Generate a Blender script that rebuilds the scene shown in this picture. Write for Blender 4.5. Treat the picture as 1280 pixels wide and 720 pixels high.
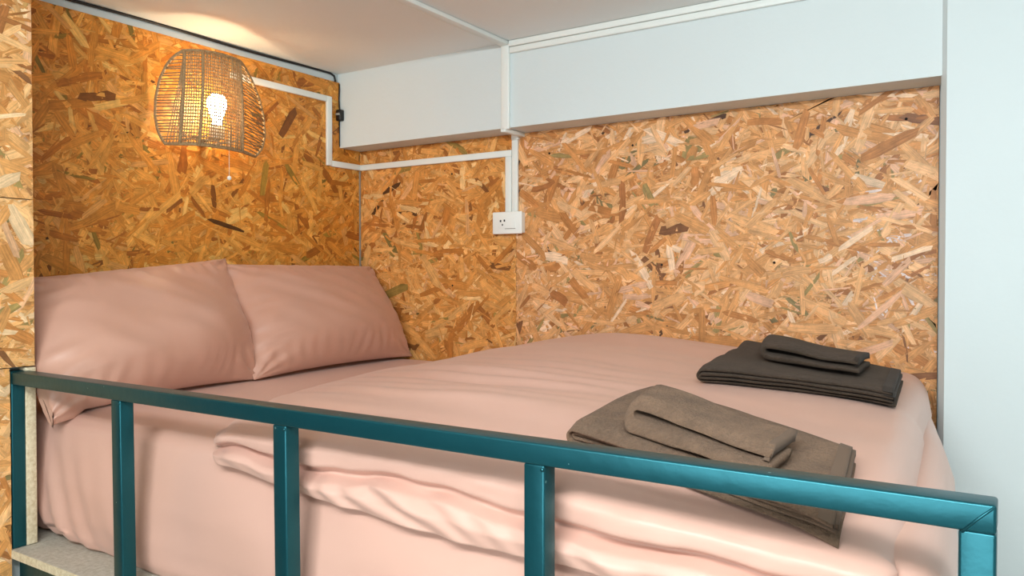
import bpy, bmesh, math, random
import numpy as np
from mathutils import Vector, Matrix, noise

for o in list(bpy.data.objects): bpy.data.objects.remove(o)
random.seed(7); RNG = np.random.default_rng(11)
SC = bpy.context.scene
COL = SC.collection
CZ = 1.55                       # eye height; all z below are given relative to it and lifted by CZ

# ------------------------------------------------------------------ camera
cam_d = bpy.data.cameras.new('camera'); cam_d.sensor_width = 36; cam_d.lens = 996/1280*36
cam = bpy.data.objects.new('camera', cam_d); COL.objects.link(cam)
cam.location = (2.2, -2.28, CZ)
cam.rotation_euler = (math.radians(90-0.98), 0, math.radians(33.2))
cam_d.clip_start = 0.02
SC.camera = cam
# ------------------------------------------------------------------ world, lights, exposure
w = bpy.data.worlds.new('World'); SC.world = w; w.use_nodes = True
w.node_tree.nodes['Background'].inputs[0].default_value = (0.75, 0.88, 1.0, 1)
w.node_tree.nodes['Background'].inputs[1].default_value = 0.6
SC.view_settings.view_transform = 'Standard'; SC.view_settings.look = 'None'
SC.view_settings.gamma = 1; SC.view_settings.use_curve_mapping = False
SC.view_settings.exposure = 0.07
def area(name, loc, target, sx, sy, power, col):
    d = bpy.data.lights.new(name, 'AREA'); d.shape = 'RECTANGLE'; d.size = sx; d.size_y = sy
    d.energy = power; d.color = col
    o = bpy.data.objects.new(name, d); COL.objects.link(o); o.location = loc
    o.rotation_euler = (Vector(target)-Vector(loc)).to_track_quat('-Z', 'Y').to_euler()
    return o
area('added_front_fill', (2.2, -3.56, 1.35), (1.9, 0.0, 1.78), 1.6, 0.9, 32, (0.86, 0.985, 1.0))  # added fill from out of view, tilted up to brighten the ceiling
area('batten_light', (2.05, -2.72, 2.245), (1.35, -0.75, 1.25), 1.5, 0.10, 41, (0.92, 0.99, 1.0))

# ------------------------------------------------------------------ helpers
def lin(c):
    out = []
    for v in c:
        v = v/255.0
        out.append(v/12.92 if v <= 0.04045 else ((v+0.055)/1.055)**2.4)
    return (*out, 1)

def mesh_obj(name, verts, faces, mat, parent=None, origin=None, smooth=True):
    """verts in scene coordinates with z relative to the eye height"""
    V = np.array(verts, dtype=float)
    V[:, 2] += CZ
    if parent is not None:
        o0 = np.array(parent['_o'])
    elif origin is not None:
        o0 = np.array(origin, dtype=float); o0[2] += CZ
    else:
        o0 = np.array([(V[:,0].min()+V[:,0].max())/2, (V[:,1].min()+V[:,1].max())/2, V[:,2].min()])
    me = bpy.data.meshes.new(name)
    me.from_pydata([tuple(p) for p in V-o0], [], [tuple(f) for f in faces])
    me.update()
    if smooth: me.polygons.foreach_set('use_smooth', [True]*len(me.polygons))
    if mat: me.materials.append(mat)
    o = bpy.data.objects.new(name, me); COL.objects.link(o)
    if parent is not None:
        o.parent = parent
    else:
        o.location = o0
    o['_o'] = list(o0)
    return o

def empty(name, loc):
    o = bpy.data.objects.new(name, None); COL.objects.link(o)
    o.location = (loc[0], loc[1], loc[2]+CZ); o.empty_display_size = 0.05
    o['_o'] = [loc[0], loc[1], loc[2]+CZ]
    return o

def tag(o, label, cat, group=None):
    o['label'] = label; o['category'] = cat
    if group: o['group'] = group
    return o

def struct(o, label=None):
    o['kind'] = 'structure'
    if label: o['label'] = label
    return o

def box_vf(x0, x1, y0, y1, z0, z1, bev=0.0, seg=2):
    bm = bmesh.new()
    bmesh.ops.create_cube(bm, size=1)
    for v in bm.verts:
        v.co = ((x0+x1)/2+v.co.x*(x1-x0), (y0+y1)/2+v.co.y*(y1-y0), (z0+z1)/2+v.co.z*(z1-z0))
    if bev > 0:
        bmesh.ops.bevel(bm, geom=bm.edges[:], offset=bev, segments=seg, profile=0.5, affect='EDGES')
    bm.verts.index_update()
    V = [tuple(v.co) for v in bm.verts]; F = [[v.index for v in f.verts] for f in bm.faces]
    bm.free()
    return V, F

def box(name, b, mat, parent=None, bev=0.0, seg=2, smooth=None):
    V, F = box_vf(*b, bev, seg)
    o = mesh_obj(name, V, F, mat, parent, smooth=False)
    if bev > 0 and smooth is not False:
        o.data.polygons.foreach_set('use_smooth', [True]*len(o.data.polygons))
        o.data.set_sharp_from_angle(angle=math.radians(50))
    return o

def tube_vf(path, r, n=6, closed=False, caps=True, rfun=None):
    P = [Vector(p) for p in path]; N = len(P)
    V = []; F = []
    up = None
    for i, p in enumerate(P):
        if closed: t = (P[(i+1) % N]-P[i-1]).normalized()
        else: t = (P[min(i+1, N-1)]-P[max(i-1, 0)]).normalized()
        if up is None:
            a = Vector((0, 0, 1)) if abs(t.z) < 0.9 else Vector((1, 0, 0))
            up = (a-t*a.dot(t)).normalized()
        else:
            up = (up-t*up.dot(t)).normalized()
        s = t.cross(up)
        rr = r if rfun is None else r*rfun(i/(max(N-1, 1)))
        for k in range(n):
            an = 2*math.pi*k/n
            V.append(tuple(p+(up*math.cos(an)+s*math.sin(an))*rr))
    M = N if closed else N-1
    for i in range(M):
        for k in range(n):
            a = i*n+k; b = i*n+(k+1) % n; c = ((i+1) % N)*n+(k+1) % n; d = ((i+1) % N)*n+k
            F.append((a, b, c, d))
    if caps and not closed:
        F.append(tuple(range(n))[::-1]); F.append(tuple((N-1)*n+k for k in range(n)))
    return V, F

def lathe_vf(profile, center, n=16, axis='z'):
    V = []; F = []
    for (r, h) in profile:
        for k in range(n):
            an = 2*math.pi*k/n
            if axis == 'z': V.append((center[0]+r*math.cos(an), center[1]+r*math.sin(an), center[2]+h))
            elif axis == 'x': V.append((center[0]+h, center[1]+r*math.cos(an), center[2]+r*math.sin(an)))
            else: V.append((center[0]+r*math.cos(an), center[1]+h, center[2]+r*math.sin(an)))
    for i in range(len(profile)-1):
        for k in range(n):
            F.append((i*n+k, i*n+(k+1) % n, (i+1)*n+(k+1) % n, (i+1)*n+k))
    F.append(tuple(range(n))); F.append(tuple((len(profile)-1)*n+k for k in range(n)))
    return V, F

def grid_faces(nr, nc):
    return [(i*nc+j, i*nc+j+1, (i+1)*nc+j+1, (i+1)*nc+j) for i in range(nr-1) for j in range(nc-1)]

def merge(parts):
    V = []; F = []
    for v, f in parts:
        k = len(V); V += list(v); F += [tuple(i+k for i in q) for q in f]
    return V, F

def interp(x, xs, ys): return float(np.interp(x, xs, ys))
def smooth01(t):
    t = min(1, max(0, t)); return t*t*(3-2*t)
def nz(x, y, z=0.0): return noise.noise((x, y, z))

# ------------------------------------------------------------------ materials
def new_mat(name):
    m = bpy.data.materials.new(name); m.use_nodes = True
    nt = m.node_tree
    return m, nt, nt.nodes['Principled BSDF']
def N(nt, t, **kw):
    n = nt.nodes.new(t)
    for k, v in kw.items(): setattr(n, k, v)
    return n

def paint_mat(name, rgb, rough=0.6, bump=0.05, scale=60, var=0.03):
    m, nt, b = new_mat(name)
    tc = N(nt, 'ShaderNodeTexCoord')
    n1 = N(nt, 'ShaderNodeTexNoise'); n1.inputs['Scale'].default_value = 2.5; n1.inputs['Detail'].default_value = 4
    nt.links.new(tc.outputs['Object'], n1.inputs['Vector'])
    mx = N(nt, 'ShaderNodeMix', data_type='RGBA')
    c = lin(rgb)
    mx.inputs[6].default_value = tuple(v*(1-var) for v in c[:3])+(1,)
    mx.inputs[7].default_value = tuple(min(1, v*(1+var)) for v in c[:3])+(1,)
    nt.links.new(n1.outputs['Fac'], mx.inputs[0])
    nt.links.new(mx.outputs[2], b.inputs['Base Color'])
    b.inputs['Roughness'].default_value = rough
    n2 = N(nt, 'ShaderNodeTexNoise'); n2.inputs['Scale'].default_value = scale; n2.inputs['Detail'].default_value = 5
    nt.links.new(tc.outputs['Object'], n2.inputs['Vector'])
    bp = N(nt, 'ShaderNodeBump'); bp.inputs['Strength'].default_value = bump; bp.inputs['Distance'].default_value = 0.01
    nt.links.new(n2.outputs['Fac'], bp.inputs['Height']); nt.links.new(bp.outputs['Normal'], b.inputs['Normal'])
    return m

def strand_mat(name, tint=(1, 1, 1), rough=0.5):
    m, nt, b = new_mat(name)
    at = N(nt, 'ShaderNodeAttribute', attribute_name='strand_col')
    uv = N(nt, 'ShaderNodeUVMap', uv_map='grain')
    mp = N(nt, 'ShaderNodeMapping'); mp.inputs['Scale'].default_value = (14, 300, 1)
    nt.links.new(uv.outputs['UV'], mp.inputs['Vector'])
    n1 = N(nt, 'ShaderNodeTexNoise'); n1.inputs['Scale'].default_value = 1.0; n1.inputs['Detail'].default_value = 4; n1.inputs['Roughness'].default_value = 0.65
    nt.links.new(mp.outputs['Vector'], n1.inputs['Vector'])
    r = N(nt, 'ShaderNodeMapRange'); r.inputs[1].default_value = 0.25; r.inputs[2].default_value = 0.75
    r.inputs[3].default_value = 0.62; r.inputs[4].default_value = 1.30
    nt.links.new(n1.outputs['Fac'], r.inputs[0])
    mx = N(nt, 'ShaderNodeMix', data_type='RGBA', blend_type='MULTIPLY'); mx.inputs[0].default_value = 1
    # blotches that run across neighbouring strands, and strand-edge shadow painted into the colour
    tc = N(nt, 'ShaderNodeTexCoord')
    n3 = N(nt, 'ShaderNodeTexNoise'); n3.inputs['Scale'].default_value = 34; n3.inputs['Detail'].default_value = 5; n3.inputs['Roughness'].default_value = 0.7
    nt.links.new(tc.outputs['Object'], n3.inputs['Vector'])
    r3 = N(nt, 'ShaderNodeMapRange'); r3.inputs[1].default_value = 0.3; r3.inputs[2].default_value = 0.7; r3.inputs[3].default_value = 0.74; r3.inputs[4].default_value = 1.16
    nt.links.new(n3.outputs['Fac'], r3.inputs[0])
    ue = N(nt, 'ShaderNodeUVMap', uv_map='edge'); sx = N(nt, 'ShaderNodeSeparateXYZ'); nt.links.new(ue.outputs['UV'], sx.inputs[0])
    ab = N(nt, 'ShaderNodeMath', operation='ABSOLUTE'); nt.links.new(sx.outputs[1], ab.inputs[0])
    r4 = N(nt, 'ShaderNodeMapRange'); r4.inputs[1].default_value = 0.30; r4.inputs[2].default_value = 0.56; r4.inputs[3].default_value = 1.0; r4.inputs[4].default_value = 0.78
    nt.links.new(ab.outputs[0], r4.inputs[0])
    m1 = N(nt, 'ShaderNodeMath', operation='MULTIPLY'); nt.links.new(r.outputs[0], m1.inputs[0]); nt.links.new(r3.outputs[0], m1.inputs[1])
    m2 = N(nt, 'ShaderNodeMath', operation='MULTIPLY'); nt.links.new(m1.outputs[0], m2.inputs[0]); nt.links.new(r4.outputs[0], m2.inputs[1])
    nt.links.new(at.outputs['Color'], mx.inputs[6]); nt.links.new(m2.outputs[0], mx.inputs[7])
    mt = N(nt, 'ShaderNodeMix', data_type='RGBA', blend_type='MULTIPLY'); mt.inputs[0].default_value = 1
    mt.inputs[7].default_value = (*tint, 1)
    nt.links.new(mx.outputs[2], mt.inputs[6])
    nt.links.new(mt.outputs[2], b.inputs['Base Color'])
    b.inputs['Roughness'].default_value = rough
    b.inputs['Specular IOR Level'].default_value = 0.35
    bp = N(nt, 'ShaderNodeBump'); bp.inputs['Strength'].default_value = 0.25; bp.inputs['Distance'].default_value = 0.002
    nt.links.new(n1.outputs['Fac'], bp.inputs['Height']); nt.links.new(bp.outputs['Normal'], b.inputs['Normal'])
    return m

def fabric_mat(name, rgb, rough=0.5, sheen=0.3, weave=900, bump=0.06):
    m, nt, b = new_mat(name)
    tc = N(nt, 'ShaderNodeTexCoord')
    n1 = N(nt, 'ShaderNodeTexNoise'); n1.inputs['Scale'].default_value = 3; n1.inputs['Detail'].default_value = 3
    nt.links.new(tc.outputs['Object'], n1.inputs['Vector'])
    mx = N(nt, 'ShaderNodeMix', data_type='RGBA'); c = lin(rgb)
    mx.inputs[6].default_value = tuple(v*0.96 for v in c[:3])+(1,); mx.inputs[7].default_value = tuple(min(1, v*1.04) for v in c[:3])+(1,)
    nt.links.new(n1.outputs['Fac'], mx.inputs[0]); nt.links.new(mx.outputs[2], b.inputs['Base Color'])
    b.inputs['Roughness'].default_value = rough
    b.inputs['Sheen Weight'].default_value = sheen; b.inputs['Sheen Roughness'].default_value = 0.4
    b.inputs['Sheen Tint'].default_value = (1, 0.86, 0.8, 1)
    n2 = N(nt, 'ShaderNodeTexNoise'); n2.inputs['Scale'].default_value = weave; n2.inputs['Detail'].default_value = 2
    nt.links.new(tc.outputs['Object'], n2.inputs['Vector'])
    bp = N(nt, 'ShaderNodeBump'); bp.inputs['Strength'].default_value = bump; bp.inputs['Distance'].default_value = 0.002
    nt.links.new(n2.outputs['Fac'], bp.inputs['Height']); nt.links.new(bp.outputs['Normal'], b.inputs['Normal'])
    return m

def terry_mat(name, rgb):
    m, nt, b = new_mat(name)
    tc = N(nt, 'ShaderNodeTexCoord')
    n2 = N(nt, 'ShaderNodeTexNoise'); n2.inputs['Scale'].default_value = 170; n2.inputs['Detail'].default_value = 5; n2.inputs['Roughness'].default_value = 0.7
    nt.links.new(tc.outputs['Object'], n2.inputs['Vector'])
    n1 = N(nt, 'ShaderNodeTexNoise'); n1.inputs['Scale'].default_value = 22; n1.inputs['Detail'].default_value = 4
    nt.links.new(tc.outputs['Object'], n1.inputs['Vector'])
    c = lin(rgb)
    mx = N(nt, 'ShaderNodeMix', data_type='RGBA')
    mx.inputs[6].default_value = tuple(v*0.6 for v in c[:3])+(1,); mx.inputs[7].default_value = tuple(v*1.4 for v in c[:3])+(1,)
    ad = N(nt, 'ShaderNodeMath', operation='ADD'); nt.links.new(n1.outputs['Fac'], ad.inputs[0]); nt.links.new(n2.outputs['Fac'], ad.inputs[1])
    ml = N(nt, 'ShaderNodeMapRange'); ml.inputs[1].default_value = 0.65; ml.inputs[2].default_value = 1.35
    nt.links.new(ad.outputs[0], ml.inputs[0]); nt.links.new(ml.outputs[0], mx.inputs[0])
    nt.links.new(mx.outputs[2], b.inputs['Base Color'])
    b.inputs['Roughness'].default_value = 0.95; b.inputs['Specular IOR Level'].default_value = 0.1
    b.inputs['Sheen Weight'].default_value = 0.15; b.inputs['Sheen Roughness'].default_value = 0.6
    b.inputs['Sheen Tint'].default_value = (0.9, 0.75, 0.65, 1)
    bp = N(nt, 'ShaderNodeBump'); bp.inputs['Strength'].default_value = 1.0; bp.inputs['Distance'].default_value = 0.006
    nt.links.new(n2.outputs['Fac'], bp.inputs['Height']); nt.links.new(bp.outputs['Normal'], b.inputs['Normal'])
    return m

def metal_paint_mat(name, rgb, rough=0.33):
    m, nt, b = new_mat(name)
    tc = N(nt, 'ShaderNodeTexCoord')
    n1 = N(nt, 'ShaderNodeTexNoise'); n1.inputs['Scale'].default_value = 14; n1.inputs['Detail'].default_value = 5
    nt.links.new(tc.outputs['Object'], n1.inputs['Vector'])
    c = lin(rgb)
    mx = N(nt, 'ShaderNodeMix', data_type='RGBA')
    mx.inputs[6].default_value = tuple(v*0.85 for v in c[:3])+(1,); mx.inputs[7].default_value = tuple(v*1.15 for v in c[:3])+(1,)
    nt.links.new(n1.outputs['Fac'], mx.inputs[0])
    # sparse chips where the primer shows
    vo = N(nt, 'ShaderNodeTexVoronoi'); vo.inputs['Scale'].default_value = 26
    nt.links.new(tc.outputs['Object'], vo.inputs['Vector'])
    lt = N(nt, 'ShaderNodeMath', operation='LESS_THAN'); lt.inputs[1].default_value = 0.045
    nt.links.new(vo.outputs['Distance'], lt.inputs[0])
    m2 = N(nt, 'ShaderNodeMix', data_type='RGBA'); m2.inputs[7].default_value = lin((120, 170, 172))
    nt.links.new(lt.outputs[0], m2.inputs[0]); nt.links.new(mx.outputs[2], m2.inputs[6])
    nt.links.new(m2.outputs[2], b.inputs['Base Color'])
    b.inputs['Roughness'].default_value = rough; b.inputs['Metallic'].default_value = 0.7
    n2 = N(nt, 'ShaderNodeTexNoise'); n2.inputs['Scale'].default_value = 55; n2.inputs['Detail'].default_value = 3
    nt.links.new(tc.outputs['Object'], n2.inputs['Vector'])
    bp = N(nt, 'ShaderNodeBump'); bp.inputs['Strength'].default_value = 0.12; bp.inputs['Distance'].default_value = 0.004
    nt.links.new(n2.outputs['Fac'], bp.inputs['Height']); nt.links.new(bp.outputs['Normal'], b.inputs['Normal'])
    return m

def speckle_mat(name, a, bcol, scale=70, rough=0.8):
    m, nt, b = new_mat(name)
    tc = N(nt, 'ShaderNodeTexCoord')
    n1 = N(nt, 'ShaderNodeTexNoise'); n1.inputs['Scale'].default_value = scale; n1.inputs['Detail'].default_value = 6; n1.inputs['Roughness'].default_value = 0.7
    nt.links.new(tc.outputs['Object'], n1.inputs['Vector'])
    r = N(nt, 'ShaderNodeMapRange'); r.inputs[1].default_value = 0.35; r.inputs[2].default_value = 0.65
    nt.links.new(n1.outputs['Fac'], r.inputs[0])
    mx = N(nt, 'ShaderNodeMix', data_type='RGBA'); mx.inputs[6].default_value = lin(a); mx.inputs[7].default_value = lin(bcol)
    nt.links.new(r.outputs[0], mx.inputs[0]); nt.links.new(mx.outputs[2], b.inputs['Base Color'])
    b.inputs['Roughness'].default_value = rough
    bp = N(nt, 'ShaderNodeBump'); bp.inputs['Strength'].default_value = 0.5; bp.inputs['Distance'].default_value = 0.003
    nt.links.new(n1.outputs['Fac'], bp.inputs['Height']); nt.links.new(bp.outputs['Normal'], b.inputs['Normal'])
    return m

M_WALL = paint_mat('white_wall_paint', (213, 222, 223), 0.55)
M_CEIL = paint_mat('ceiling_paint', (236, 241, 240), 0.7)
M_TRUNK = paint_mat('white_pvc', (232, 236, 232), 0.35, 0.0)
M_PLATE = paint_mat('socket_plastic', (238, 240, 236), 0.3, 0.0)
M_BLACK = paint_mat('black_plastic', (16, 16, 18), 0.45, 0.02)
M_FLOOR = speckle_mat('floor_vinyl', (186, 176, 164), (204, 196, 186), 12, 0.5)
M_OSBCORE = speckle_mat('board_core', (120, 78, 34), (176, 122, 60), 90)
M_OSBEDGE = speckle_mat('board_cut_edge', (196, 176, 140), (228, 214, 184), 110)
M_CHIP = speckle_mat('chipboard_top', (168, 160, 144), (196, 190, 178), 120, 0.7)
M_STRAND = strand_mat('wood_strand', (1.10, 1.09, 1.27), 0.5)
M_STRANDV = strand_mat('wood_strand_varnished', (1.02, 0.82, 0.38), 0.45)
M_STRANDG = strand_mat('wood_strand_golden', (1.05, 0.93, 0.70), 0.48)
M_STRAND_P = strand_mat('wood_strand_pale', (1.12, 1.12, 1.12), 0.55)
M_FAB = fabric_mat('rose_cotton_sateen', (212, 167, 150), 0.44, 0.2)
M_PILLOW = fabric_mat('rose_pillowcase_sateen', (200, 152, 132), 0.40, 0.2)
M_TOWEL_D = terry_mat('brown_terry_dark', (64, 49, 38))
M_TOWEL = terry_mat('brown_terry', (120, 93, 73))
M_HEM = fabric_mat('brown_towel_hem', (108, 86, 70), 0.9, 0.03, 500, 0.15)
M_HEM_D = fabric_mat('brown_towel_hem_dark', (50, 38, 30), 0.9, 0.03, 500, 0.15)
M_TEAL = metal_paint_mat('teal_gloss_paint', (29, 88, 97), 0.36)
M_RATTAN = speckle_mat('rattan_cord', (140, 112, 76), (182, 152, 110), 160, 0.8)
M_STRING = paint_mat('white_string', (225, 222, 214), 0.6, 0.0)
M_HOLE = paint_mat('dark_recess', (20, 16, 14), 0.8, 0.0)
M_METAL = paint_mat('grey_metal', (150, 146, 136), 0.4, 0.0)

# ------------------------------------------------------------------ room shell
ZC = 0.755            # ceiling
ZF = -CZ              # floor
XR, YF, XL = 4.2, -3.6, -2.4
struct(box('floor', (XL-0.1, XR+0.1, YF-0.1, 0.2, ZF-0.1, ZF), M_FLOOR))
struct(box('ceiling', (XL-0.1, XR+0.1, YF-0.1, 0.2, ZC, ZC+0.1), M_CEIL))
wb = struct(box('wall_back', (-0.2, XR+0.1, 0.0135, 0.2, ZF, ZC), M_WALL))
wh = struct(box('wall_left', (-0.2, -0.0135, -1.75, 0.0135, ZF, ZC), M_WALL))
M_DARK = paint_mat('unseen_wall_dark', (62, 70, 74), 0.8)  # unseen walls kept dark so the teal rail reflects little light
struct(box('wall_far_left_added', (XL-0.1, XL, YF-0.1, -1.75, ZF, ZC), M_DARK))  # this and the next wall: added out of view as darkness for rail reflections
struct(box('wall_corridor_added', (XL, -0.2, -1.75, -1.65, ZF, ZC), M_DARK))
struct(box('wall_partition', (-0.0135, 0.3135, -1.75, -1.385, ZF, ZC), M_WALL))
struct(box('wall_right', (XR, XR+0.1, YF-0.1, 0.2, ZF, ZC), M_WALL))
# front wall behind the camera with a low wide window added to frame the fill light
wx0, wx1, wz0, wz1 = 1.35, 3.05, -0.70, 0.30
V, F = merge([box_vf(XL, wx0, YF-0.1, YF, ZF, ZC), box_vf(wx1, XR, YF-0.1, YF, ZF, ZC),
              box_vf(wx0, wx1, YF-0.1, YF, ZF, wz0), box_vf(wx0, wx1, YF-0.1, YF, wz1, ZC)])
struct(mesh_obj('wall_front', V, F, M_DARK, smooth=False))
V, F = merge([box_vf(wx0, wx1, YF-0.07, YF-0.03, wz0, wz0+0.03), box_vf(wx0, wx1, YF-0.07, YF-0.03, wz1-0.03, wz1),
              box_vf(wx0, wx0+0.03, YF-0.07, YF-0.03, wz0+0.03, wz1-0.03), box_vf(wx1-0.03, wx1, YF-0.07, YF-0.03, wz0+0.03, wz1-0.03)])
win = struct(mesh_obj('added_window_1', V, F, M_TRUNK, smooth=False))
gm, gnt, gb = new_mat('window_glass'); gb.inputs['Transmission Weight'].default_value = 1; gb.inputs['Roughness'].default_value = 0.02; gb.inputs['IOR'].default_value = 1.45
box('pane', (wx0+0.03, wx1-0.03, YF-0.053, YF-0.047, wz0+0.03, wz1-0.03), gm, win)

# beam and pillar above / beside the bed niche
YB, ZB = -0.109, 0.477
struct(box('trim_1', (-0.010, 2.012, YB, 0.012, ZB, ZC), M_WALL), 'white boxed beam above the board wall')
pil = [(2.010, 0.012), (2.010, -0.105), (2.024, -0.130), (XR, -0.130), (XR, 0.012)]
n = len(pil)
V = [(x, y, ZF) for x, y in pil]+[(x, y, ZC) for x, y in pil]
F = [tuple(range(n)), tuple(range(2*n-1, n-1, -1))]+[(i, i+n, (i+1) % n+n, (i+1) % n) for i in range(n)]
struct(mesh_obj('wall_niche_side', V, F, M_WALL, smooth=False))
# hidden ceiling light fitting behind the camera
fx = empty('ceiling_light', (2.05, -2.75, ZC-0.06))
box('housing', (1.25, 2.85, -2.80, -2.74, ZC-0.035, ZC-0.001), M_TRUNK, fx, bev=0.004)
for x in (1.26, 2.82): box('end_cap', (x, x+0.02, -2.80, -2.74, ZC-0.07, ZC-0.036), M_TRUNK, fx, bev=0.003)
tag(fx, 'long white batten light on the ceiling in front of the bunk', 'ceiling light')

# ------------------------------------------------------------------ strand boards
PAL = [((224, 168, 106), 22), ((214, 154, 90), 22), ((204, 142, 78), 16), ((230, 180, 122), 14), ((190, 126, 66), 9),
       ((222, 172, 128), 8), ((168, 108, 58), 3.6), ((134, 88, 52), 1.4), ((158, 134, 78), 1.6), ((130, 114, 70), 0.7), ((236, 200, 154), 5), ((88, 60, 40), 0.3)]
PALC = np.array([lin(c)[:3] for c, _ in PAL]); PALW = np.array([x for _, x in PAL]); PALW = PALW/PALW.sum()

def strand_board(name, origin, ua, va, na, wu, wv, parent, mat, density=5200, seed=1, label=None, grey=1.0, smudge=None):
    """a layer of pressed wood strands: every strand its own ragged blade, lying almost flush in the board"""
    rng = np.random.default_rng(seed)
    area_ = wu*wv
    n1 = int(density*area_); n2 = int(density*1.5*area_); n3 = int(density*0.30*area_)
    L = np.concatenate([rng.uniform(0.035, 0.11, n1), rng.uniform(0.012, 0.05, n2), rng.uniform(0.07, 0.15, n3)])
    W = np.concatenate([rng.uniform(0.004, 0.019, n1), rng.uniform(0.002, 0.009, n2), rng.uniform(0.012, 0.030, n3)])
    n = len(L)
    cu = rng.uniform(0, wu, n); cv = rng.uniform(0, wv, n)
    th = rng.normal(0, 0.75, n)+np.where(rng.random(n) < 0.3, rng.uniform(-1.6, 1.6, n), 0)
    dep = rng.uniform(0.0002, 0.0018, n); dep[n1:n1+n2] = rng.uniform(0.0003, 0.00165, n2); dep[n1+n2:] = rng.uniform(0.0002, 0.0019, n3)
    tilt = rng.normal(0, 0.006, n)
    # local outline: 8 points, ragged ends, a slight bow
    t = np.array([-1, -0.55, 0.2, 0.8, 1, 0.62, -0.1, -0.9])*0.5
    s = np.array([-0.25, -0.5, -0.5, -0.46, 0.2, 0.5, 0.5, 0.42])
    T = t[None, :]*np.ones((n, 1))+rng.uniform(-0.07, 0.07, (n, 8))
    S = s[None, :]+rng.uniform(-0.14, 0.14, (n, 8))
    fl = np.where(rng.random(n) < 0.5, -1, 1)[:, None]
    T = T*fl; S = S*fl
    bow = rng.normal(0, 0.10, n)[:, None]
    lu = T*L[:, None]; lv = S*W[:, None]+bow*(T**2-0.08)*L[:, None]*0.5
    c, sn = np.cos(th)[:, None], np.sin(th)[:, None]
    PU = cu[:, None]+lu*c-lv*sn; PV = cv[:, None]+lu*sn+lv*c
    D = dep[:, None]+np.abs(tilt[:, None]*lu)
    PU = np.clip(PU, 0, wu); PV = np.clip(PV, 0, wv)
    o = np.array(origin); ua = np.array(ua); va = np.array(va); na = np.array(na)
    P = o+PU[..., None]*ua+PV[..., None]*va+D[..., None]*na
    P = P.reshape(-1, 3); P[:, 2] += CZ
    P = P-np.array(parent['_o'])
    me = bpy.data.meshes.new(name)
    me.vertices.add(n*8); me.loops.add(n*8); me.polygons.add(n)
    me.vertices.foreach_set('co', P.ravel())
    me.loops.foreach_set('vertex_index', np.arange(n*8))
    me.polygons.foreach_set('loop_start', np.arange(n)*8)
    me.update(calc_edges=True)
    uvl = me.uv_layers.new(name='grain')
    off = rng.uniform(0, 50, (n, 1))
    UV = np.stack([lu+off, S*W[:, None]+off*0.37], -1).reshape(-1, 2)
    uvl.data.foreach_set('uv', UV.ravel())
    ed = me.uv_layers.new(name='edge'); ed.data.foreach_set('uv', np.stack([T, S], -1).reshape(-1, 2).ravel())
    ww = PALW.copy(); ww[8] *= grey; ww[9] *= grey; ww /= ww.sum()
    ci = rng.choice(len(PALC), n, p=ww)
    C = PALC[ci]
    small = np.zeros(n, bool); small[n1:n1+n2] = True
    mean = PALC[:5].mean(0)
    C = np.where(small[:, None], C*0.55+mean*0.45, C)*rng.uniform(0.86, 1.10, (n, 1))
    if smudge is not None:          # strands with old white paint smeared over them
        d = np.hypot((cu-smudge[0])/smudge[2], (cv-smudge[1])/smudge[3])
        hit = (rng.random(n) < 0.6*np.exp(-d**2)) & small
        C[hit] = C[hit]*0.35+np.array(lin((226, 220, 212))[:3])*0.65
    A = np.concatenate([np.repeat(C, 8, 0), np.ones((n*8, 1))], 1)
    at = me.color_attributes.new('strand_col', 'FLOAT_COLOR', 'POINT'); at.data.foreach_set('color', A.ravel().astype(np.float32))
    me.materials.append(mat)
    ob = bpy.data.objects.new(name, me); COL.objects.link(ob); ob.parent = parent
    ob['kind'] = 'stuff'
    return ob

def board(name, b, label, face, mat, seed, grey=1.0, density=5200, smudge=None):
    """a strand board: cut slab plus its pressed strands on the visible face"""
    bo = box(name, b, M_OSBCORE)
    x0, x1, y0, y1, z0, z1 = b
    if face == '+x': strand_board('wood_strands', (x1, y0, z0), (0, 1, 0), (0, 0, 1), (1, 0, 0), y1-y0, z1-z0, bo, mat, density, seed, grey=grey)
    else: strand_board('wood_strands', (x0, y0, z0), (1, 0, 0), (0, 0, 1), (0, -1, 0), x1-x0, z1-z0, bo, mat, density, seed, grey=grey, smudge=smudge)
    tag(bo, label, 'wall panel')
    return bo

ZM = -0.31
hb = board('strand_board_panel', (-0.012, 0.0, -1.384, -0.001, -0.62, 0.722), 'golden strand board wall panel behind the pillows with the rattan lamp', '+x', M_STRANDV, 3)
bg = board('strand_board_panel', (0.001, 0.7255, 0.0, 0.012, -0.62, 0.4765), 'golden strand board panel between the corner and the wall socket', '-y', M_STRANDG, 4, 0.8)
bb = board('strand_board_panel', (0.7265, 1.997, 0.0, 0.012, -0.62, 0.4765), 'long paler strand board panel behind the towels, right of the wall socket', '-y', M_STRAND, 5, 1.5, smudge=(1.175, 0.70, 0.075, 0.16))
lu_ = board('strand_board_panel', (0.315, 0.350, -1.75, -1.385, 0.1655, ZC), 'upper pale strand board panel on the partition at the left edge', '+x', M_STRAND_P, 8, 2.0)
lm_ = board('strand_board_panel', (0.315, 0.350, -1.75, -1.385, -0.2015, 0.1635), 'middle pale strand board panel on the partition, just above the rail end', '+x', M_STRAND_P, 9, 2.0)
ll_ = board('strand_board_panel', (0.315, 0.350, -1.75, -1.4365, -1.2, -0.2035), 'lower pale strand board panel on the partition beside the bunk corner post', '+x', M_STRAND_P, 10, 1.5)
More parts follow.
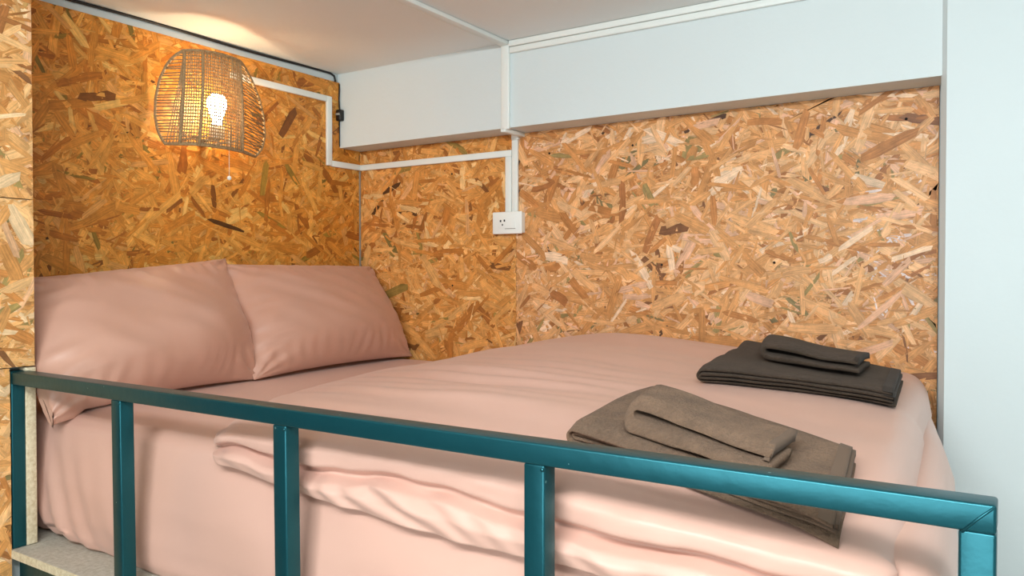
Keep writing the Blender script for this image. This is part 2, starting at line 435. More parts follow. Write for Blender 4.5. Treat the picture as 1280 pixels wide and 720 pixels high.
# nail holes in the long panel
def hole_at(x, z, r=0.004):
    V, F = lathe_vf([(r*0.3, -0.0030), (r, -0.0026), (r, 0.0)], (x, 0, z), 10, 'y'); mesh_obj('screw_head', V, F, M_HOLE, bb if x > 0.726 else bg)
for x, z in ((1.254, 0.029), (1.59, 0.033), (0.857, 0.40), (0.452, 0.36), (0.454, -0.04), (1.922, 0.40), (1.156, 0.40)): hole_at(x, z, 0.0036)
# pale batten at the cut end of the partition, right of the post
bt = box('timber_batten', (0.315, 0.3495, -1.404, -1.381, -0.5975, -0.205), M_OSBEDGE, bev=0.002)
tag(bt, 'pale rough-cut batten between teal corner post and mattress', 'batten')
# slim metal strip in the corner of the two boards
cs = box('corner_strip', (0.0022, 0.0062, -0.0075, -0.0022, -0.32, 0.400), M_METAL)
tag(cs, 'thin grey strip in the corner where the two board walls meet', 'corner strip')

# ------------------------------------------------------------------ cable trunking
def trunk(name, segs, label, mat=M_TRUNK):
    xs = segs[0]
    r = empty(name, ((xs[0]+xs[1])/2, (xs[2]+xs[3])/2, xs[4]))
    for s in segs:
        box('trunking_segment', s, mat, r, bev=0.002, seg=2)
    tag(r, label, 'cable trunking', 'white cable trunking runs')
    return r
h = 0.011
trunk('cable_trunking', [
    (0.002, 0.013, -0.60, -0.182, 0.638, 0.660),
    (0.002, 0.013, -0.182, -0.158, 0.404, 0.660),
    (0.002, 0.013, -0.158, -0.003, 0.402, 0.424),
    (0.013, 0.712, -0.013, -0.0022, 0.401, 0.423),
    (0.688, 0.712, -0.013, -0.0022, 0.212, 0.401)], 'white trunking stepping from the rattan lamp round the corner down to the socket')
trunk('cable_trunking', [
    (0.744, 0.774, YB-0.012, YB, ZB-0.006, ZC-0.002),
    (0.742, 0.762, YB-0.012, -0.002, ZB-0.014, ZB-0.001),
    (0.7145, 0.742, -0.016, -0.0022, ZB-0.022, ZB-0.001),
    (0.7145, 0.7375, -0.013, -0.0022, 0.212, ZB-0.022),
    (0.744, 0.774, -3.5, YB-0.012, ZC-0.014, ZC-0.001)], 'white trunking crossing the ceiling then dropping down the beam to the socket')
trunk('cable_trunking', [
    (0.776, 2.010, YB-0.016, YB, ZC-0.020, ZC-0.001),
    (0.776, 2.010, YB-0.012, YB, ZC-0.040, ZC-0.021)], 'double white trunking along the top edge of the beam')

# socket
so = empty('wall_socket', (0.71, 0, 0.14))
sx0, sx1, sz0, sz1 = 0.648, 0.766, 0.137, 0.212
box('back_box', (sx0+0.003, sx1-0.003, -0.022, -0.0022, sz0+0.003, sz1-0.003), M_PLATE, so, bev=0.002)
pl = box('face_plate', (sx0, sx1, -0.031, -0.022, sz0, sz1), M_PLATE, so, bev=0.003)
si = box('socket_insert', (0.672, 0.742, -0.0325, -0.0305, 0.155, 0.196), M_PLATE, so, bev=0.0008)
box('insert_shadow_line', (0.7005, 0.742, -0.0328, -0.0310, 0.1535, 0.1555), M_METAL, so)
for (x, z, a, b_) in ((0.683, 0.181, 0.0028, 0.0035), (0.6985, 0.182, 0.0028, 0.0035), (0.6905, 0.168, 0.0022, 0.003)):
    box('pin_slot', (x-a, x+a, -0.0331, -0.0320, z-b_, z+b_), M_HOLE, si)
tag(so, 'white double-width power socket on the strand board under the trunking', 'socket')

# black cable along the ceiling edge and small black connector on the beam
pts = [(-0.008, -2.2+0.0, ZC-0.004)]
pts = [(-0.006, y, ZC-0.005-0.002*math.sin(y*9)) for y in np.linspace(-1.383, -0.15, 26)]
pts += [(-0.004, -0.132, ZC-0.010), (-0.003, -0.128, ZC-0.024), (-0.003, -0.127, ZC-0.031)]
V, F = tube_vf(pts, 0.0042, 6); c1 = mesh_obj('black_cable', V, F, M_BLACK)
tag(c1, 'black cable running along the ceiling edge above the pillows', 'cable')
dv = empty('cable_connector', (0.012, YB-0.012, 0.575))
box('connector_body', (0.002, 0.026, YB-0.022, YB, 0.576, 0.618), M_BLACK, dv, bev=0.004)
box('connector_cap', (0.005, 0.024, YB-0.026, YB-0.022, 0.596, 0.604), M_METAL, dv, bev=0.001)
pts = [(0.004, YB-0.004, 0.716), (0.006, YB-0.006, 0.69), (0.003, YB-0.005, 0.66), (0.006, YB-0.006, 0.63), (0.008, YB-0.006, 0.617)]
V, F = tube_vf(pts, 0.0028, 6); mesh_obj('lead', V, F, M_BLACK, dv)
pts = [(0.004, YB-0.004, 0.578), (0.003, YB-0.003, 0.53), (0.003, YB-0.003, 0.482)]
V, F = tube_vf(pts, 0.0020, 6); mesh_obj('lead', V, F, M_BLACK, dv)
tag(dv, 'small black cable connector in the corner of the white beam', 'connector')

# ------------------------------------------------------------------ rattan wall lamp
LY, LZ0, LZ1 = -0.720, 0.383, 0.664
lamp = empty('rattan_wall_lamp', (0.0, LY, LZ0))
XS_K = [(0.012, -0.151), (0.062, -0.128), (0.108, -0.100), (0.128, -0.080), (0.138, -0.050), (0.142, -0.008), (0.138, 0.032), (0.128, 0.062), (0.110, 0.100), (0.078, 0.155), (0.036, 0.225)]
kn = np.array(XS_K); seg = np.concatenate([[0], np.cumsum(np.linalg.norm(np.diff(kn, axis=0), axis=1))]); seg /= seg[-1]
QL, QR = float(seg[3]), float(seg[7])       # the two front corners
def sect(q):
    return np.array([np.interp(q, seg, kn[:, 0]), np.interp(q, seg, kn[:, 1])])
# the sheet is barrel-shaped: widest half-way up, shorter along the top and the bottom
VK = [0, 0.06, 0.15, 0.30, 0.5, 0.70, 0.85, 0.94, 1.0]
def qa(v): return QL*interp(v, VK, [0.30, 0.20, 0.10, 0.02, 0.0, 0.06, 0.20, 0.36, 0.58])
def qb(v): return QR+(1-QR)*interp(v, VK, [0.46, 0.62, 0.80, 0.96, 1.0, 0.86, 0.56, 0.30, 0.06])
def lamp_pt(q, v, off=0.0):
    p = sect(q)
    x = p[0]*(1+0.05*math.sin(math.pi*v))+off
    flare = 1+0.16*(0.5-v)
    return (x, LY+p[1]*flare, LZ0+(LZ1-LZ0)*v-0.006*(q-0.5)*(1 if v < 0.5 else 0))
def lamp_tube(name, path, r, n=5, closed=False):
    V, F = tube_vf(path, r, n, closed); return mesh_obj(name, V, F, M_RATTAN, lamp)
rim = []
for v in np.linspace(0, 1, 26): rim.append(lamp_pt(qa(v), v))
for q in np.linspace(qa(1), qb(1), 24)[1:-1]: rim.append(lamp_pt(q, 1))
for v in np.linspace(1, 0, 26): rim.append(lamp_pt(qb(v), v))
for q in np.linspace(qb(0), qa(0), 24)[1:-1]: rim.append(lamp_pt(q, 0))
lamp_tube('rim', rim, 0.0046, 7, True)
QF = qa(1)+0.004
for q in (QF, QL, QR):           # thick upright ribs
    lamp_tube('rib', [lamp_pt(q, v, 0.002) for v in np.linspace(0, 1, 14)], 0.0046, 6)
rl = random.Random(4)
for k in range(29):                                     # level cords, side to side
    v = (k+0.6)/29.4
    jl, jr = rl.uniform(-0.014, 0.014), rl.uniform(-0.02, 0.02)
    path = []
    a_, b_ = qa(v), qb(v)
    for q in np.linspace(a_, b_, 30):
        t = (q-QL)/(a_-QL) if q < QL else ((q-QR)/(b_-QR) if q > QR else 0)
        vv = v+(jl if q < QL else jr)*min(1, max(0, t))**1.5
        path.append(lamp_pt(q, min(1, max(0, vv)), 0.0))
    lamp_tube('level_cord', path, 0.0020, 4)
for q in np.linspace(QF+0.01, QR-0.004, 30):            # upright cords, close together over the front
    dq = rl.uniform(-0.004, 0.004)
    lamp_tube('upright_cord', [lamp_pt(min(0.97, max(0.03, q+dq*(1-2*v))), v, 0.003) for v in np.linspace(0.0, 1.0, 10)], 0.0019, 4)
for q in np.linspace(0.0, 1.0, 5)[1:]:
    lamp_tube('upright_cord', [lamp_pt(QF*(1-q*0.5*(1-v)), v, 0.003) for v in np.linspace(0.0, 1.0, 10)], 0.0019, 4)
for k in range(12):                                     # cross lacing on the far flap
    v0 = 0.08+k*0.068
    lamp_tube('lacing_cord', [lamp_pt(QR+(min(qb(v0), qb(min(1, v0+0.1)))-QR)*t, v0+0.10*(1-t), 0.001) for t in np.linspace(0, 1, 8)], 0.0018, 4)
for yy in (-0.06, 0.05):
    box('wall_bracket', (0.002, 0.125, LY+yy-0.003, LY+yy+0.003, LZ0+0.028, LZ0+0.034), M_METAL, lamp)
BX, BY, BZ = 0.075, LY+0.015, LZ0+0.145
V, F = lathe_vf([(0.020, 0), (0.022, 0.004), (0.022, 0.035), (0.016, 0.04)], (BX, BY, BZ-0.105), 14); bh = mesh_obj('bulb_holder', V, F, M_PLATE, lamp)
V, F = merge([box_vf(0.002, 0.075, BY-0.012, BY+0.012, BZ-0.112, BZ-0.104)]); mesh_obj('holder_arm', V, F, M_METAL, lamp, smooth=False)
m, nt, b = new_mat('bulb_glow'); b.inputs['Base Color'].default_value = (1, 0.8, 0.55, 1)
b.inputs['Emission Color'].default_value = (1.0, 0.78, 0.50, 1); b.inputs['Emission Strength'].default_value = 60
V, F = lathe_vf([(0.013, -0.066), (0.014, -0.05), (0.022, -0.03), (0.029, -0.008), (0.030, 0.006), (0.026, 0.02), (0.016, 0.029), (0.004, 0.032)], (BX, BY, BZ), 18)
mesh_obj('bulb', V, F, m, bh)['label'] = 'glowing warm white bulb'
pcx, pcy = 0.10, LY+0.040
V, F = tube_vf([(pcx, pcy, LZ0+0.06), (pcx, pcy, LZ0), (pcx, pcy, LZ0-0.078)], 0.0010, 5); ps = mesh_obj('pull_string', V, F, M_STRING, lamp)
V, F = lathe_vf([(0.001, 0.007), (0.0055, 0.0045), (0.0068, 0), (0.0055, -0.0045), (0.001, -0.007)], (pcx, pcy, LZ0-0.083), 12); mesh_obj('pull_bead', V, F, M_PLATE, ps)
tag(lamp, 'woven rattan wall lamp glowing on the headboard panel', 'wall lamp')

# ------------------------------------------------------------------ bunk frame with safety rail
YR0, YR1 = -1.434, -1.396
ZRT, ZRB = -0.211, -0.2385
ZBD = -0.5975
bed = empty('bunk_bed_frame', (1.26, -0.72, ZF))
box('top_rail', (0.3505, 2.174, YR0, YR1, ZRB, ZRT), M_TEAL, bed, bev=0.003, seg=3)
POST = [(0.319, 0.3498, 0.0, 0.0), (0.733, 0.7635, 0.006, -0.004), (1.191, 1.2215, 0.004, 0.0), (1.663, 1.6935, 0.0, 0.0), (2.1435, 2.174, 0.0, 0.0)]
for (a, b_, lean, ly) in POST:
    top = ZRT if a < 0.4 else ZRB
    y0, y1 = YR0+0.001, YR0+0.0295
    V, F = box_vf(a, b_, y0, y1, ZBD, top+0.0005, 0.0028, 3)
    V = [(x+lean*(top-z)/(top-ZBD), y, z) for x, y, z in V]
    o = mesh_obj('post', V, F, M_TEAL, bed); o.data.set_sharp_from_angle(angle=math.radians(50))
    for (wx, wz) in ((b_-0.003, ZRB-0.005),):
        if 0.4 < a < 2.0:
            V, F = lathe_vf([(0.0006, 0.0016), (0.0022, 0.0012), (0.003, 0)], (wx, y0, wz), 8, 'y')
            V = [(x, 2*y0-y, z) for x, y, z in V]
            mesh_obj('weld_bead', V, F, M_TEAL, bed)
V, F = tube_vf([(2.146, YR0+0.0002, ZRB-0.001), (2.158, YR0-0.0003, -0.2265), (2.172, YR0+0.0002, ZRT-0.002)], 0.0013, 6); mesh_obj('weld_seam', V, F, M_TEAL, bed)
box('platform_board', (0.3505, 2.172, -1.4355, -1.3805, ZBD-0.018, ZBD), M_CHIP, bed)
box('platform_board', (0.3505, 1.980, -1.380, -0.004, ZBD-0.018, ZBD), M_CHIP, bed)
box('edge_band', (0.352, 2.173, -1.4375, -1.4355, ZBD-0.018, ZBD-0.001), M_OSBEDGE, bed)
box('platform_board', (0.004, 0.3495, -1.380, -0.004, ZBD-0.018, ZBD), M_CHIP, bed)
box('front_beam', (0.358, 2.174, -1.425, -1.385, ZBD-0.118, ZBD-0.0185), M_TEAL, bed, bev=0.003)
box('back_beam', (0.01, 2.0, -0.06, -0.02, ZBD-0.118, ZBD-0.0185), M_TEAL, bed, bev=0.003)
for (x, y) in ((0.362, -1.424), (2.130, -1.424), (0.02, -0.059), (1.95, -0.059)):
    box('leg', (x, x+0.04, y, y+0.04, ZF, ZBD-0.118), M_TEAL, bed, bev=0.003)
tag(bed, 'teal painted steel bunk frame with safety rail and chipboard platform', 'bunk bed')

# ------------------------------------------------------------------ mattress
def xfoot(y): return interp(-y, [0.0, 0.12, 0.65, 1.05, 1.35], [1.985, 2.003, 2.085, 2.118, 2.135])
def mattress():
    nx, ny = 150, 100
    def sect_yz(v):     # v 0..1 : back bottom -> top -> front bottom
        pts = [(-0.012, ZBD+0.002), (-0.010, -0.45), (-0.010, -0.34), (-0.022, -0.315), (-0.06, ZM), (-0.7, ZM), (-1.27, ZM), (-1.315, ZM-0.006),
               (-1.340, ZM-0.028), (-1.350, ZM-0.07), (-1.362, ZM-0.15), (-1.364, ZM-0.22), (-1.358, -0.575), (-1.345, ZBD+0.002)]
        P = np.array(pts); d = np.concatenate([[0], np.cumsum(np.sqrt(np.linalg.norm(np.diff(P, axis=0), axis=1)))]); d /= d[-1]
        return np.interp(v, d, P[:, 0]), np.interp(v, d, P[:, 1])
    V = []
    for j in range(ny):
        y, z = sect_yz(j/(ny-1))
        for i in range(nx):
            a = i/(nx-1)
            xa, xb = 0.004, xfoot(y)
            # rounded ends
            x = xa+(xb-xa)*a
            de = min(x-xa, xb-x)
            r = 0.045
            k = 1.0
            if de < r: k = math.sqrt(max(0, 1-(1-de/r)**2))
            zz = z
            if z > -0.40: zz = z-(1-k)*0.06*(z+0.40)/0.09
            yy = y
            if y < -1.30: yy = y+(1-k)*0.03
            # drape creases
            if y < -1.30 and z < -0.33:
                dep = (-0.33-z)/0.27
                left = math.exp(-((x-0.38)/0.16)**2)
                yy += left*0.010*math.sin((x*3.2+z*1.6)*26)*dep*0.6
                yy += 0.010*nz(x*3.5+z*4, z*3, 4.0)*dep+0.006*math.sin(x*14+z*22+3*nz(x*2, z*2, 9))*dep*0.8+0.005*nz(x*8-z*9, z*5, 14.0)*dep
                yy = max(yy, -1.385)
                if zz < -0.57: zz += 0.010*left
            else:
                zz += 0.004*nz(x*3, y*3, 1.0)+0.0016*math.sin((x*0.6+y)*40+5*nz(x*2, y*2, 3))*max(0, nz(x*2.3, y*1.7, 7))
            V.append((x, yy, zz))
    F = grid_faces(ny, nx)
    # close the ends
    for i in (0, nx-1):
        ring = [j*nx+i for j in range(ny)]
        F.append(tuple(ring if i == 0 else ring[::-1]))
    F.append(tuple([i for i in range(nx)][::-1]+[(ny-1)*nx+i for i in range(nx)]))
    return V, F
V, F = mattress()
mt = mesh_obj('mattress', V, F, M_FAB)
tag(mt, 'double mattress in a rose-beige fitted sheet on the bunk platform', 'mattress')

# ------------------------------------------------------------------ duvet
CTRL = np.array([(.62,-.08,-.292),(.71,-.1,-.257),(.954,-.1,-.206),(1.2,-.1,-.1785),(1.47,-.1,-.199),(1.7,-.1,-.215),(1.93,-.1,-.247),
 (.7,-.6,-.265),(.95,-.6,-.220),(1.25,-.6,-.207),(1.6,-.6,-.225),(1.95,-.6,-.250),(2.05,-.6,-.268),
 (.85,-1.0,-.268),(1.1,-1.0,-.240),(1.4,-1.0,-.228),(1.65,-.95,-.235),(2.0,-1.1,-.270),
 (1.05,-1.3,-.272),(1.4,-1.3,-.262),(1.65,-1.3,-.270),(2.0,-1.33,-.300)])
def _phi(r): return np.where(r > 1e-9, r*r*np.log(r+1e-12), 0)
_n = len(CTRL)
_K = _phi(np.linalg.norm(CTRL[:, None, :2]-CTRL[None, :, :2], axis=2))+np.eye(_n)*0.002
_P = np.concatenate([np.ones((_n, 1)), CTRL[:, :2]], 1)
_A = np.block([[_K, _P], [_P.T, np.zeros((3, 3))]])
_W = np.linalg.solve(_A, np.concatenate([CTRL[:, 2], np.zeros(3)]))
def zd(x, y):
    r = np.hypot(CTRL[:, 0]-x, CTRL[:, 1]-y)
    return float(_W[:_n] @ _phi(r)+_W[_n]+_W[_n+1]*x+_W[_n+2]*y)
def xhead(y): return interp(-y, [0, .05, .3, .57, 1.0, 1.2, 1.3, 1.38], [.60, .60, .565, .55, .665, .80, .89, .935])
def xdfoot(y): return xfoot(y)-interp(-y, [0, 0.2, 0.6, 1.1, 1.38], [0.004, 0.010, 0.045, 0.050, 0.055])
ZCR = ([0.93, 1.18, 1.5, 1.67, 1.9, 2.1], [-.318, -.315, -.325, -.334, -.346, -.350])
ZLP = ([0.93, 1.10, 1.364, 1.558, 1.755, 2.1], [-.338, -.352, -.374, -.386, -.386, -.395])
def fold_noise(x, y):
    # long soft creases, nearly along the bed
    a = nz(x*1.5, y*7.0+x*1.4, 2.0)*0.013
    b2 = max(0, nz(x*1.3+4, y*1.2, 5.0)+0.25)
    c = math.sin((y*1.0+x*0.20+0.12*nz(x*2, y*2, 8))*52)*0.0034*b2
    d = nz(x*5, y*6, 11.0)*0.003
    d += 0.0055*math.sin((y+0.16*x+0.05*nz(x*2.2, y*2, 6))*95)*math.exp(-((x-1.15)/0.32)**2-((y+0.83)/0.20)**2)
    d += 0.006*nz(x*2.2+y*2.0, y*9-x*3, 17.0)*math.exp(-((x-1.75)/0.5)**2-((y+0.75)/0.5)**2)
    return a+c+d
def duvet():
    na, nt_, nf = 230, 130, 64
    fr = np.linspace(0, 1, nf+1)[1:]
    V = []
    ys = np.concatenate([np.linspace(-0.020, -0.10, 14), np.linspace(-0.10, -1.33, nt_)[1:]])
    for y in ys:
        xa, xb = xhead(y), xdfoot(y)
        for i in range(na):
            a = i/(na-1); a = a+0.10*math.sin(2*math.pi*a)*-1*0.9/ (2*math.pi) *1.0
            x = xa+(xb-xa)*a
            dh, dfoot = x-xa, xb-x
            eh = math.sqrt(max(0, 1-(1-min(1, dh/0.07))**2)); ef = math.sqrt(max(0, 1-(1-min(1, dfoot/0.055))**2))
            eb = math.sqrt(max(0, 1-(1-min(1, (-0.010-y)/0.07))**2))
            e = eh*ef*eb
            z = zd(x, y)+fold_noise(x, y)*min(1, dh/0.15)*min(1, dfoot/0.1)*min(1, (-y)/0.15)
            zb = ZM+0.002-0.02*(1-min(1, dfoot/0.05))
            V.append((x, y, zb+max(0.004, z-zb)*e))
    for f in fr:
        for i in range(na):
            a = i/(na-1); a = a-0.09*math.sin(2*math.pi*a)/(2*math.pi)
            xa, xb = xhead(-1.335-0.045*min(1, f*3)), xdfoot(-1.35)
            x = xa+(xb-xa)*a
            zt = zd(x, -1.33)+fold_noise(x, -1.33)*min(1, (x-xa)/0.15)*min(1, (xb-x)/0.1)
            wob = 0.016*nz(x*4.0, 0.3, 1.5)+0.011*nz(x*11, 0.3, 2.5)
            zc = interp(x, *ZCR)+wob; zl = interp(x, *ZLP)+0.004*nz(x*7, 1.0, 3.3)
            pts = np.array([(-1.33, zt), (-1.356, zt-0.007), (-1.374, zt*0.62+zc*0.38), (-1.373, zt*0.2+zc*0.8), (-1.350, zc+0.001), (-1.350, zc-0.003), (-1.376, zc-0.014), (-1.383, zc*0.45+zl*0.55), (-1.374, zl), (-1.342, zl+0.004)])
            d = np.concatenate([[0], np.cumsum(np.linalg.norm(np.diff(pts, axis=0), axis=1))]); d /= d[-1]
            # smooth the profile by sampling a small window
            y = z = 0
            for s_, wg in ((-0.035, .25), (0, .5), (0.035, .25)):
                q = min(1, max(0, f+s_*(1-f)*min(1, f*12)))
                y += wg*np.interp(q, d, pts[:, 0]); z += wg*np.interp(q, d, pts[:, 1])
            dh, dfoot = x-xa, xb-x
            eh = math.sqrt(max(0, 1-(1-min(1, dh/0.06))**2)); ef = math.sqrt(max(0, 1-(1-min(1, dfoot/0.05))**2))
            e = eh*ef
            # gathers on the lip and on the upper roll
            lip = smooth01((f-0.45)/0.12)*smooth01((1.02-f)/0.15)
            up = smooth01(f/0.2)*smooth01((0.5-f)/0.12)
            g = math.sin((x*1.0+z*1.3+0.05*nz(x*3, z*5, 4))*95+4*nz(x*5, 0, 6))
            y += lip*(0.0060*g*max(0.1, nz(x*4, 3, 1)+0.4)+0.006*nz(x*16+z*20, z*10, 2))+up*(0.010*nz(x*6+z*9, z*8, 9)+0.004*nz(x*19-z*24, z*6, 3))
            z += lip*0.004*nz(x*13+2, z*9, 7)
            y = max(y, -1.389)
            Cy, Cz = -1.335, -0.322
            V.append((x, Cy+(y-Cy)*e, Cz+(z-Cz)*e))
    nr = len(ys)+nf
    return V, grid_faces(nr, na)
V, F = duvet()
dv_ = mesh_obj('duvet', V, F, M_FAB)
tag(dv_, 'rose-beige duvet spread over the foot two thirds of the mattress', 'duvet')

# ------------------------------------------------------------------ pillows
def pillow(name, label, cy, wy, hgt, thick, xb, xt, zb, yaw, seed, shear=0.0, sag=0.0, drop=0.0):
    """leaning pillow: width along y, its lower edge at x=xb, upper edge at x=xt against the headboard"""
    n = 72
    base = Vector((xb, cy, zb)); up = Vector((xt-xb, 0, math.sqrt(max(0.001, hgt*hgt-(xt-xb)**2)))).normalized()
    side = Vector((0, 1, 0)); nor = side.cross(up).normalized()       # points to the room (+x)
    if nor.x < 0: nor = -nor
    R = Matrix.Rotation(yaw, 3, 'Z')
    V = []; idx = {}
    def pt(a, b, s):
        pin = 0.065
        aa = a*(1-pin*0.75*(1-b*b)*abs(a)**3)
        bb = b*(1-pin*1.0*(1-a*a)*abs(b)**3)
        f = max(0, (1-abs(a)**2.3))**0.60*max(0, (1-abs(b)**2.1))**0.60
        lower = 1+0.34*(-b)*(1-b*b)
        th = thick*f*lower*(1.0 if s > 0 else 0.45)
        ww = 0.0
        if s > 0:
            # gathers running in from the seams, pulls from the corners
            ga = math.sin((a*wy*0.5+b*hgt*0.10)*125+5*nz(a*3, b*2, seed))
            ww += 0.0065*ga*smooth01((abs(b)-0.45)/0.45)*(1-abs(b)**8)*max(0.15, 0.45+0.9*nz(a*2.2, b, seed+3))
            gb_ = math.sin((b*hgt*0.5-a*wy*0.08)*115+5*nz(a*2, b*3, seed+5))
            ww += 0.0060*gb_*smooth01((abs(a)-0.55)/0.40)*(1-abs(a)**8)*max(0.15, 0.45+0.9*nz(a, b*2.2, seed+6))
            ww += 0.016*nz(a*1.5+seed, b*1.6, seed+1)*f
            dd = (a*0.75+b*0.65)
            ww += 0.007*nz(dd*6+seed, (a-b)*1.1, seed+2)*f
            cr = (1-abs(a))*(1-abs(b))
            ww += 0.006*math.sin(math.atan2(1-abs(b), 1-abs(a))*11+seed)*math.exp(-(((1-abs(a))**2+(1-abs(b))**2)**0.5/0.30)**2)*min(1, f*6)
        u = side*(aa*wy/2)+up*((bb+1)*hgt/2)
        p = base+(R @ (u+nor*(s*th+ww)+Vector((0, 0, -sag*max(0, -a)*(1-b)/2-drop*(1-a)/2*(1+b)/2)))) + side*shear*(b+1)/2
        return p
    for s in (1, -1):
        for i in range(n):
            for j in range(n):
                a = -math.cos(math.pi*i/(n-1)); b = -math.cos(math.pi*j/(n-1))
                a = 0.6*a+0.4*(2*i/(n-1)-1); b = 0.6*b+0.4*(2*j/(n-1)-1)
                V.append(tuple(pt(a, b, s)))
    F = []
    for k in range(2):
        for i in range(n-1):
            for j in range(n-1):
                q = (k*n*n+i*n+j, k*n*n+(i+1)*n+j, k*n*n+(i+1)*n+j+1, k*n*n+i*n+j+1)
                F.append(q if k == 0 else q[::-1])
    # rest on the sheet, stay off the walls
    V = [(max(x, 0.004), max(min(y, -0.006), -1.378), max(z, ZM+0.004 if y > -1.31 else ZM-0.03)) for x, y, z in V]
    o = mesh_obj(name, V, F, M_PILLOW)
    bm = bmesh.new(); bm.from_mesh(o.data); bmesh.ops.remove_doubles(bm, verts=bm.verts, dist=0.0004); bm.normal_update(); bm.to_mesh(o.data); bm.free()
    o.data.polygons.foreach_set('use_smooth', [True]*len(o.data.polygons))
    tag(o, label, 'pillow', 'pillows at the head of the bunk')
    return o
pillow('pillow', 'rose-beige pillow next to the long board wall, partly behind the other', -0.392, 0.765, 0.405, 0.110, 0.30, 0.075, ZM+0.006, math.radians(4), 2.0, shear=0.045)
pillow('pillow', 'rose-beige pillow beside the pale partition, overlapping the other pillow', -1.072, 0.70, 0.425, 0.120, 0.360, 0.130, ZM+0.003, math.radians(9), 9.0, sag=0.03, shear=0.085, drop=0.062)

# ------------------------------------------------------------------ towels
def ushape(layers, gap, length, nb=10, npts=26):
    """nested U folds seen from the open long side: profile in (s 0..1 along, z), fold at s=0"""
    out = []
    for k in range(layers):
        zlo = gap*k; zhi = gap*(2*layers-1-k)
        r = (zhi-zlo)/2; s0 = gap*k*0.7
        prof = [(length*(1-0.012*k), zlo)]
        for t in np.linspace(1, 0, npts)[1:]: prof.append((s0+r+(length*(1-0.012*k)-s0-r)*t, zlo))
        for an in np.linspace(-90, -270, nb)[1:-1]:
            prof.append((s0+r+r*math.cos(math.radians(an)), zlo+r+r*math.sin(math.radians(an))))
        for t in np.linspace(0, 1, npts): prof.append((s0+r+(length*(1-0.008*(layers-k))-s0-r)*t, zhi))
        out.append(prof)
    return out

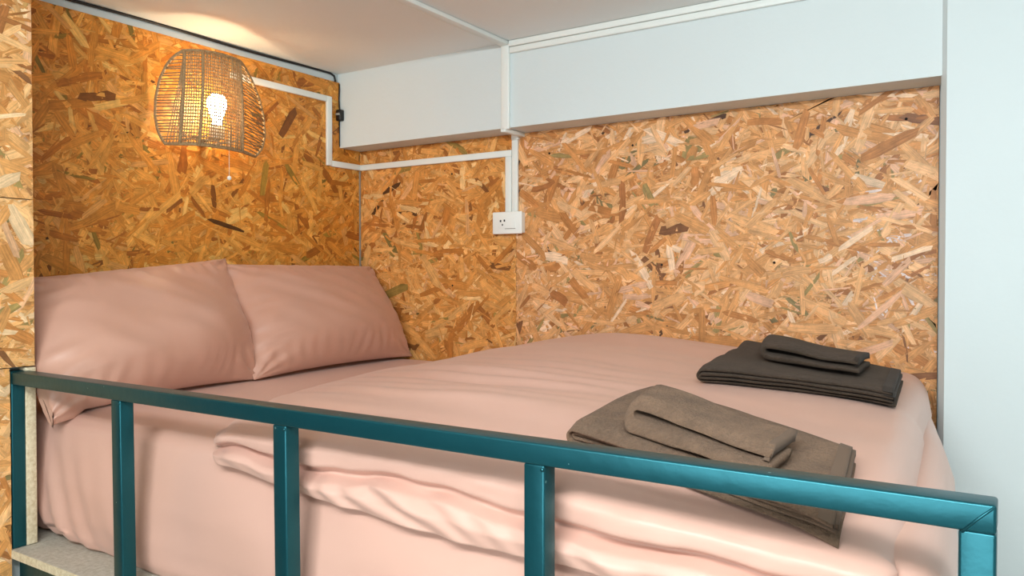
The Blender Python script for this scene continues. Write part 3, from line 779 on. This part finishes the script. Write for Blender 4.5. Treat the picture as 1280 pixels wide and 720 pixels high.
def towel(name, label, corners, layers, gap, thk, mat, hemmat, seed, base_fn, nw=26, droop=0.0, wav=0.004, group=None, hemw=0.018, spread=0.0, close=0.12):
    """corners: fold-side front, fold-side back, open-side front, open-side back (x, y)"""
    FF, FB, OF, OB = [np.array(c) for c in corners]
    length = 0.5*(np.linalg.norm(OF-FF)+np.linalg.norm(OB-FB))
    root = empty(name, (*(FF+FB+OF+OB)/4, base_fn(*((FF+FB+OF+OB)/4))))
    def place(s, w, z, k):
        s_ = s/length
        jx = wav*1.2*nz(s_*3+seed, k*1.7, 2.0)
        p = (FF*(1-w)+FB*w)*(1-s_)+(OF*(1-w)+OB*w)*s_
        dirw = (FB-FF)/np.linalg.norm(FB-FF)
        p = p+dirw*(jx+0.006*math.sin(k*2.3+seed)-spread*(1-z/(gap*(2*layers-1))))
        comp = 1-close*smooth01((s_-0.12)/0.6)
        edge = smooth01(min(w, 1-w)/0.10)
        zz = base_fn(*p)+thk*0.5+0.002+z*comp*(0.80+0.20*edge)+wav*nz(s_*4+seed, w*3+k*0.35, 5.0)*(0.3+0.25*k)
        return (float(p[0]), float(p[1]), zz)
    for k, prof in enumerate(ushape(layers, gap, length)):
        P = len(prof)
        # outward normals of the profile for thickness
        pr = np.array(prof); tg = np.gradient(pr, axis=0); tg /= np.linalg.norm(tg, axis=1)[:, None]+1e-9
        nr = np.stack([-tg[:, 1], tg[:, 0]], 1)
        V = []
        for side in (1, -1):
            for i in range(P):
                for j in range(nw):
                    w = j/(nw-1)
                    e = min(1, min(w, 1-w)*nw/2.2); e = 0.45+0.55*math.sqrt(e)
                    q = pr[i]+nr[i]*side*thk*0.5*e
                    V.append(place(q[0], w, q[1], k))
        F = grid_faces(P, nw)+[tuple(v+P*nw for v in f[::-1]) for f in grid_faces(P, nw)]
        o2 = P*nw
        for i in range(P-1):
            F.append((i*nw, (i+1)*nw, (i+1)*nw+o2, i*nw+o2)); F.append((i*nw+nw-1, i*nw+nw-1+o2, (i+1)*nw+nw-1+o2, (i+1)*nw+nw-1))
        for j in range(nw-1):
            F.append((j, j+o2, j+1+o2, j+1)); a = (P-1)*nw
            F.append((a+j, a+j+1, a+j+1+o2, a+j+o2))
        lay = mesh_obj('fold_layer', V, F, mat, root)
        # woven hem band along the open end of the upper layer
        for zz, dirn in ((prof[-1][1], 1),):
            V = []
            s1 = prof[-1][0]
            for side in (1, -1):
                for i in range(4):
                    for j in range(nw):
                        w = j/(nw-1)
                        V.append(place(s1-hemw+(hemw+0.0015)*i/3, w, zz+side*(thk*0.5+0.0009), k))
            F = grid_faces(4, nw)+[tuple(v+4*nw for v in f[::-1]) for f in grid_faces(4, nw)]
            for j in range(nw-1):
                a = 3*nw; F.append((a+j, a+j+1, a+j+1+4*nw, a+j+4*nw))
            mesh_obj('hem', V, F, hemmat, lay)
    tag(root, label, 'towel', group)
    return root
def duv(x, y):
    return zd(x, max(y, -1.33))+fold_noise(x, max(y, -1.33))*0.7+0.001-(0.6*(max(0, -1.33-y)))
G = 'brown towels on the duvet'
towel('bath_towel', 'dark brown folded bath towel lying nearest the long board wall', [(1.630, -.725), (1.575, -.215), (1.985, -.635), (1.955, -.285)], 2, 0.0095, 0.0088, M_TOWEL_D, M_HEM_D, 1.0, duv, group=G)
towel('bath_towel', 'lighter brown folded bath towel lying just behind the teal rail', [(1.618, -1.238), (1.625, -.920), (2.022, -1.345), (1.997, -1.100)], 2, 0.0090, 0.0084, M_TOWEL, M_HEM, 6.0, duv, group=G)
def on1(x, y): return duv(x, y)+0.040
def on2(x, y): return duv(x, y)+0.037
towel('hand_towel', 'small dark brown hand towel folded on the bath towel by the board wall', [(1.712, -.545), (1.672, -.36), (1.905, -.545), (1.900, -.38)], 1, 0.027, 0.0160, M_TOWEL_D, M_HEM_D, 3.0, on1, close=0.32, group='small towels on the bath towels', hemw=0.008, spread=0.012)
towel('hand_towel', 'small brown hand towel folded on the bath towel behind the rail', [(1.708, -1.200), (1.703, -1.108), (1.928, -1.268), (1.935, -1.170)], 1, 0.025, 0.0150, M_TOWEL, M_HEM, 4.0, on2, close=0.40, group='small towels on the bath towels', hemw=0.008, spread=0.034)

for o in bpy.data.objects:
    if '_o' in o: del o['_o']
